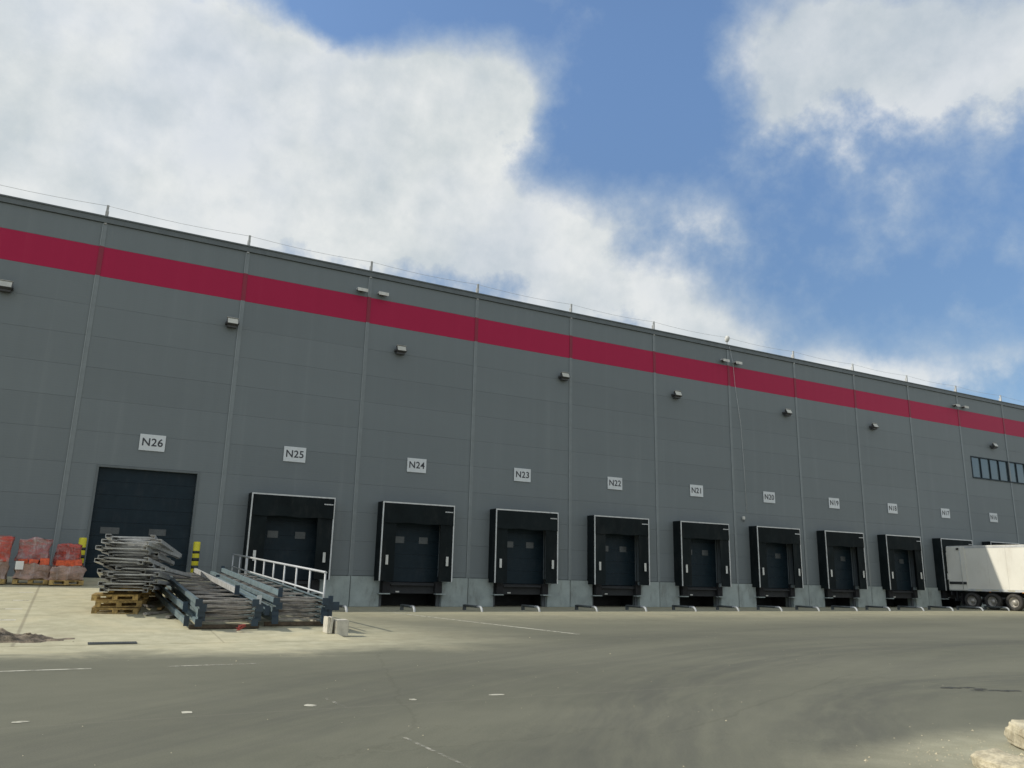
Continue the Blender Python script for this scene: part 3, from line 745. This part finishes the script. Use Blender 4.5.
def lump(w, d, h, seed, name, mat, parent=None, rough=.12):
    r = random.Random(seed); off = Vector((r.random()*30,)*3)
    bm = bmesh.new(); bmesh.ops.create_cube(bm, size=1); bmesh.ops.subdivide_edges(bm, edges=bm.edges[:], cuts=5, use_grid_fill=True)
    for v in bm.verts:
        c = v.co; l = c.length; c *= (1 - .25*max(0, l-.62)); 
        n1 = noise.noise_vector(c*2+off)*rough + noise.noise_vector(c*6+off)*rough*.35
        c += n1; c.x *= w; c.y *= d; c.z = (c.z+.48)*h
    me = bpy.data.meshes.new(name); bm.to_mesh(me); bm.free(); me.materials.append(M[mat])
    o = bpy.data.objects.new(name, me); col.objects.link(o)
    if parent: o.parent = parent
    return o
rc = random.Random(3); cl = []
for k in range(26):
    s = rc.uniform(.03,.12); cl.append((rc.gauss(-.35,.55), rc.gauss(0,.14), s))
for k, (x,y,s) in enumerate(cl[:12]):
    o = lump(s*1.3,s,s*.8,k,'clod','soil',t,.2); o.location = (x,y,.10*max(0,1-(x/1.5)**2-(y/.45)**2))
def broken_stone(w, d, h, seed):
    r = random.Random(seed); off = Vector((r.random()*30,)*3)
    bm = bmesh.new(); bmesh.ops.create_cube(bm, size=1)
    for v in bm.verts:
        v.co.x *= w; v.co.y *= d; v.co.z = (v.co.z+.5)*h; v.co += Vector((r.uniform(-.04,.04), r.uniform(-.06,.06), r.uniform(-.03,.02)))
    bmesh.ops.bevel(bm, geom=list(bm.edges), offset=.035, segments=3, affect='EDGES', profile=.6)
    bmesh.ops.subdivide_edges(bm, edges=bm.edges[:], cuts=3, use_grid_fill=True)
    for v in bm.verts:
        c = v.co; q = noise.noise(c*7+off); q2 = noise.noise_vector(c*26+off)
        v.co += noise.noise_vector(c*5+off)*.022 + q2*.008
        if q > .25: v.co -= Vector((c.x, c.y, c.z-h/2))*.10
    me = bpy.data.meshes.new('broken_kerbstone'); bm.to_mesh(me); bm.free(); me.materials.append(M['rubble'])
    o = bpy.data.objects.new('broken_kerbstone', me); col.objects.link(o); return o
for k, (x,y,w,d,h,a,lb) in enumerate(((7.24,-29.26,.24,.42,.13,-28,'low pale broken kerbstone at the bottom edge, left one of the pair'),(8.36,-29.0,.32,.85,.19,-34,'larger pale broken kerbstone running into the bottom right corner'))):
    o = broken_stone(w,d,h,40+k); o.location = (x,y,-.01); o.rotation_euler = (R(2),R(-5+5*k),R(a))
    tag(o, lb, 'kerbstone', 'broken kerbstones at the road edge')
# pebbles and crumbs on the yard: uncountable
pm_ = MB(); rp = random.Random(9)
for k in range(900):
    if k < 300: x, y = rp.gauss(7.9,.8), rp.gauss(-28.9,.4)
    elif k < 640: x, y = rp.uniform(-3,7), rp.gauss(-15.2,1.0)
    else: x, y = rp.uniform(0,22), rp.uniform(-29,-12)
    s = rp.uniform(.003,.009) if rp.random() < .95 else rp.uniform(.009,.02)
    zb = rz(y) if x < 6 else 0
    a = rp.random()*3; ca, sa = math.cos(a)*s, math.sin(a)*s
    pm_.add([(x+ca,y+sa,zb),(x-sa,y+ca,zb),(x-ca,y-sa,zb),(x+sa,y-ca,zb),(x,y,zb+s*.9)], [(0,1,4),(1,2,4),(2,3,4),(3,0,4)])
tag(pm_.build('gravel', M['rubble']), 'loose grit and pebbles scattered on the yard', 'gravel', kind='stuff')
# dark oily patches near right
for i, (x,y,w,d,a) in enumerate(((12.0,-25.85,.30,.08,-14),(12.35,-26.30,.28,.08,-20),(12.1,-26.10,.24,.08,18))):
    ca, sa = math.cos(R(a)), math.sin(R(a)); vs = []
    for k in range(28):
        t_ = k*math.pi/14; px = w*math.cos(t_)*random.uniform(.85,1.1); py = d*math.sin(t_)*random.uniform(.35,1.5)
        vs.append((x + px*ca - py*sa, y + px*sa + py*ca, .005+.001*i))
    o = MB().add(vs, [tuple(range(28))]).build('tar_stain', paint_mat('tar%d' % i, (.05,.048,.04), .3, .6)); tag(o, 'dark tar stain on the road at lower right, %s' % ['far streak','near streak','middle blot'][i], 'stain', 'tar stains on the near road')

# ------------------------------------------------------------------ semi-trailer backed to N17
tx0 = 51.0; t = empty('semi_trailer', (tx0+1.27,-.56,0)); tag(t, 'long white box semi-trailer backed up to dock N17', 'trailer')
HWd = 1.27; Lt = 13.4; zb, zt = 1.10, 3.92
body = MB().box(-HWd,HWd,-Lt,0,zb,zt)
bd = body.build('body', M['trailer'], t, bevel=.03)
MB().box(-HWd-.012,-HWd-.001,-Lt+.05,-.02,zt-.16,zt-.02).box(-HWd-.014,-HWd-.001,-Lt+.05,-.02,zb+.0,zb+.14).build('side_rail', M['alu'], bd)
dm = MB().box(-HWd-.06,-HWd-.015,-1.27,-.03,zb+.05,zt-.06); dd = dm.build('rear_door', M['trailer'], t, bevel=.006)
MB().box(-HWd-.09,-HWd-.061,-1.24,-.1,zb+.40,zb+.56).build('door_gasket', M['dark'], dd)
MB().tube([(-HWd-.09,-1.0,zb+.1),(-HWd-.09,-1.0,zt-.12)], .018, 8).build('lock_rod', M['alu'], dd)
MB().box(-HWd-.12,-HWd-.061,-.92,-.78,zt-.26,zt-.14).build('door_retainer', M['dark'], dd)
MB().box(-.45,-.30,-Lt,-.1,.75,zb-.002).box(.30,.45,-Lt,-.1,.75,zb-.002).box(-1.2,1.2,-.35,-.25,.45,.60).box(-1.0,-.9,-.34,-.26,.6,zb-.003).box(.9,1.0,-.34,-.26,.6,zb-.003).build('chassis', M['dark'], t)
MB().box(-1.22,1.22,-.1,-.03,.82,zb-.002).build('rear_bumper', M['dark'], t)
sg = MB().box(-1.22,-1.18,-9.6,-5.2,.50,.62).box(-1.22,-1.18,-9.6,-5.2,.80,.90)
for y in (-9.5,-7.4,-5.3): sg.box(-1.179,-1.10,y-.04,y+.04,.45,1.09)
sg.build('side_guard', M['alu'], t)
def wheel(x, y, out):
    R0 = .50; w = MB(); n = 36; prof = [(-.17,.30),(-.17,.46),(-.13,.50),(.13,.50),(.17,.46),(.17,.30)]
    vs = []; fs = []
    for k in range(n):
        a = 2*math.pi*k/n
        for px, pr in prof: vs.append((px, pr*math.cos(a), pr*math.sin(a)))
    m_ = len(prof)
    for k in range(n):
        for j in range(m_): a = k*m_+j; b = k*m_+(j+1)%m_; c = ((k+1)%n)*m_; fs.append((a,b,c+(j+1)%m_,c+j))
    w.add(vs, fs, True); T = w.build('tyre', M['tyre'], None, None)
    e = empty('wheel', (x,y,R0)); e.parent = t; T.parent = e
    r = MB(); vs = []; fs = []; prof = [(.14*out,.30),(.10*out,.29),(.02*out,.24),(.00,.17),(.07*out,.15),(.15*out,.12),(.16*out,.0001)]
    m_ = len(prof)
    for k in range(n):
        a = 2*math.pi*k/n
        for px, pr in prof: vs.append((px, pr*math.cos(a), pr*math.sin(a)))
    for k in range(n):
        for j in range(m_-1): a = k*m_+j; c = ((k+1)%n)*m_+j; fs.append((a,a+1,c+1,c))
    r.add(vs, fs, True)
    for k in range(10):
        a = 2*math.pi*k/10; yb, z_ = .20*math.cos(a), .20*math.sin(a); r.box(.02*out-.02,.02*out+.02,yb-.015,yb+.015,z_-.015,z_+.015)
    r.build('rim', M['rim'], e)
for k in range(12):
    MB().box(-HWd-.021,-HWd-.0145,-1.75-k*1.0-.42,-1.75-k*1.0,zb+.045,zb+.095).build('reflective_tape', M['tape'], bd)
for k in range(6):
    MB().box(-HWd-.035,-HWd-.0145,-2.6-k*2.0-.09,-2.6-k*2.0,zb-.045,zb-.003).build('marker_lamp', M['amber'], t)
for s_ in (-1,1): MB().box(s_*1.1-.18,s_*1.1+.18,-.76,-.745,.25,.95).build('mudflap', M['rubber'], t)
mg = MB()
for y in (-1.40,-2.70,-4.0):
    for s_ in (-1,1): mg.box(s_*1.1-.2,s_*1.1+.2,y-.42,y+.42,1.045,1.065)
mg.build('mudguard', M['dark'], t)
for k in range(10): MB().box(-HWd-.006,-HWd-.0005,-2.66-k*1.18-.012,-2.66-k*1.18,zb+.145,zt-.165).build('panel_seam', M['seam'], bd)
for y in (-1.40,-2.70,-4.0):
    wheel(-1.10, y, -1); wheel(1.10, y, 1)
    MB().tube([(-.92,y,.5),(.92,y,.5)], .07, 10).build('axle', M['dark'], t)
for s in (-1,1):
    l = MB().box(s*.85-.06,s*.85+.06,-10.9,-10.78,.12,zb-.002).box(s*.85-.14,s*.85+.14,-10.98,-10.70,.0,.06).box(s*.85-.04,s*.85+.04,-10.88,-10.80,.06,.12)
    l.build('landing_leg', M['dark'], t)
MB().box(-1.15,-.7,-9.2,-7.7,.55,1.05).build('pallet_box', M['dark'], t, bevel=.02)

# ------------------------------------------------------------------ sky and sun
sunv = Vector((-1.2,.283,1.0)).normalized()
el = math.asin(sunv.z); az = math.atan2(sunv.x, sunv.y)
w = bpy.data.worlds.new('World'); scene.world = w; w.use_nodes = True; t = w.node_tree; t.nodes.clear(); n = N(t)
out = t.nodes.new('ShaderNodeOutputWorld'); bg = t.nodes.new('ShaderNodeBackground'); t.links.new(bg.outputs[0], out.inputs[0])
sk = t.nodes.new('ShaderNodeTexSky'); sk.sky_type = 'NISHITA'; sk.sun_disc = False; sk.sun_elevation = el; sk.sun_rotation = az
sk.altitude = 50; sk.air_density = 1.0; sk.dust_density = 1.2; sk.ozone_density = 1.6
STR = .14; bg.inputs['Strength'].default_value = STR
dirv = t.nodes.new('ShaderNodeTexCoord').outputs['Generated']
vx, vy, vz = n.sep(dirv)
azn = n.math('ARCTAN2', vx, vy); eln = n.math('ARCSINE', vz)
n1 = n.noise(dirv, 4.2, 8, .58); n2 = n.noise(n.map(dirv, (1,1,1), loc=(3,1,7)), 9.5, 8, .6); n3 = n.noise(n.map(dirv, (1,1,2.2), loc=(9,4,2)), 2.0, 4, .5)
nx = n.noise(n.map(dirv, loc=(11,2,5)), 7, 5, .55)
azw = n.math('ADD', azn, n.math('MULTIPLY', n.math('SUBTRACT', nx, .5), .16)); elw = n.math('ADD', eln, n.math('MULTIPLY', n.math('SUBTRACT', n2, .5), .10))
blobs = [(-0.105,0.516,0.214,0.098,1.3),(0.055,0.561,0.165,0.08,1.15),(0.197,0.545,0.176,0.095,1.1),(0.366,0.564,0.12,0.079,1.0),(0.478,0.576,0.068,0.046,0.85),(0.34,0.44,0.259,0.088,1.15),(0.545,0.40,0.14,0.065,.95),(0.65,0.335,0.125,0.045,0.85),(0.80,0.285,0.09,0.028,0.6),(-0.063,0.391,0.224,0.073,1.2),(0.235,0.665,0.075,0.035,-1.1),(0.42,0.60,0.045,0.045,.35),(0.44,0.685,0.12,0.035,-0.5),(0.897,0.615,0.116,0.061,1.05),(1.026,0.588,0.119,0.053,1.0),(0.828,0.541,0.048,0.045,0.75),(1.125,0.541,0.059,0.038,0.6),(0.96,0.55,0.09,0.045,0.6),(0.732,0.442,0.047,0.031,0.45),(0.925,0.235,0.16,0.026,1.15),(0.765,0.301,0.073,0.032,0.5),(0.613,0.536,0.096,0.067,-0.5),(0.698,0.62,0.083,0.083,-0.6),(1.202,0.545,0.104,0.061,0.9),(-0.258,0.413,0.18,0.123,1.2)]
tot = None
for a0, e0, sa, se, wt in blobs:
    da = n.math('DIVIDE', n.math('SUBTRACT', azw, a0), sa); de = n.math('DIVIDE', n.math('SUBTRACT', elw, e0), se)
    r2 = n.math('ADD', n.math('MULTIPLY', da, da), n.math('MULTIPLY', de, de))
    gsn = n.math('MULTIPLY', n.math('EXPONENT', n.math('MULTIPLY', r2, -1.)), wt)
    tot = gsn if tot is None else n.math('ADD', tot, gsn)
# elsewhere in the sky (behind and beside the camera) unseen cloud, thickened to add fill light
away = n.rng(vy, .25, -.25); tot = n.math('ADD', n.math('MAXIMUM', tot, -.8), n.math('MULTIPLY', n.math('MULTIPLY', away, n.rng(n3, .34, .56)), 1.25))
n4 = n.noise(n.map(dirv, loc=(5,2,8)), 26, 7, .62)
def billow(v): return n.math('SUBTRACT', 1., n.math('MULTIPLY', n.math('ABSOLUTE', n.math('SUBTRACT', v, .5)), 5.))
fluff = n.math('ADD', n.math('MULTIPLY', billow(n1), .30), n.math('ADD', n.math('MULTIPLY', n.math('SUBTRACT', n2, .5), 1.5), n.math('MULTIPLY', n.math('SUBTRACT', n4, .5), .8)))
dens = n.math('ADD', tot, n.math('SUBTRACT', fluff, .12))
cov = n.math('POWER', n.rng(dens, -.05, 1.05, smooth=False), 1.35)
# sun-side light: compare density with a sample shifted towards the sun (the upper left of this sky)
sh = n.noise(n.map(dirv, loc=(3-.020,1+.006,7+.020)), 9.5, 8, .6)
relief = n.math('SUBTRACT', n2, sh)
shade = n.math('ADD', n.rng(n.math('ADD', n.math('MULTIPLY', n3, .7), n.math('MULTIPLY', n1, .3)), .34, .60), n.math('MULTIPLY', relief, 2.4), clamp=True)
cloud = n.mix(shade, tuple(c/STR for c in (.60,.655,.675)), tuple(c/STR for c in (.82,.84,.83)))
thin = n.mix(n.rng(dens, .2, .9), tuple(c/STR for c in (.55,.64,.70)), cloud)
veil = n.math('MULTIPLY', n.rng(eln, .55, .0), .10)
vm = t.nodes.new('ShaderNodeVectorMath'); vm.operation = 'SCALE'; t.links.new(n.mix(1., sk.outputs[0], (.90,1.0,1.07), 'MULTIPLY'), vm.inputs[0])
t.links.new(n.rng(eln, .18, .70, .80, 1.32), vm.inputs['Scale']); skyc = vm.outputs[0]
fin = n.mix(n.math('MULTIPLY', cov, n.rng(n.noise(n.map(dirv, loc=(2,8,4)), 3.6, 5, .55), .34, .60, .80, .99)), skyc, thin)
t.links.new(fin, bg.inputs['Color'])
sl = bpy.data.lights.new('sun', 'SUN'); sl.energy = 3.6; sl.angle = R(.53); sl.color = (1.0,.93,.80)
so = bpy.data.objects.new('sun', sl); col.objects.link(so); so.rotation_euler = (-sunv).to_track_quat('-Z','Y').to_euler()

# ------------------------------------------------------------------ camera
cam = bpy.data.cameras.new('camera'); co = bpy.data.objects.new('camera', cam); col.objects.link(co)
a = Vector((0.876122,-0.481573,0.022312)); b = Vector((-0.132067,-0.195242,0.971822)); c = Vector((-0.463647,-0.854382,-0.234656))
Mx = Matrix((a,b,c)).transposed().to_4x4(); Mx.translation = Vector((.4397,-33.385,EYE)); co.matrix_world = Mx
cam.sensor_width = 36; cam.lens = 790.01/1024*36; cam.clip_start = .1; cam.clip_end = 5000
scene.camera = co
scene.view_settings.view_transform = 'Standard'; scene.view_settings.look = 'None'; scene.view_settings.gamma = 1; scene.view_settings.exposure = 0
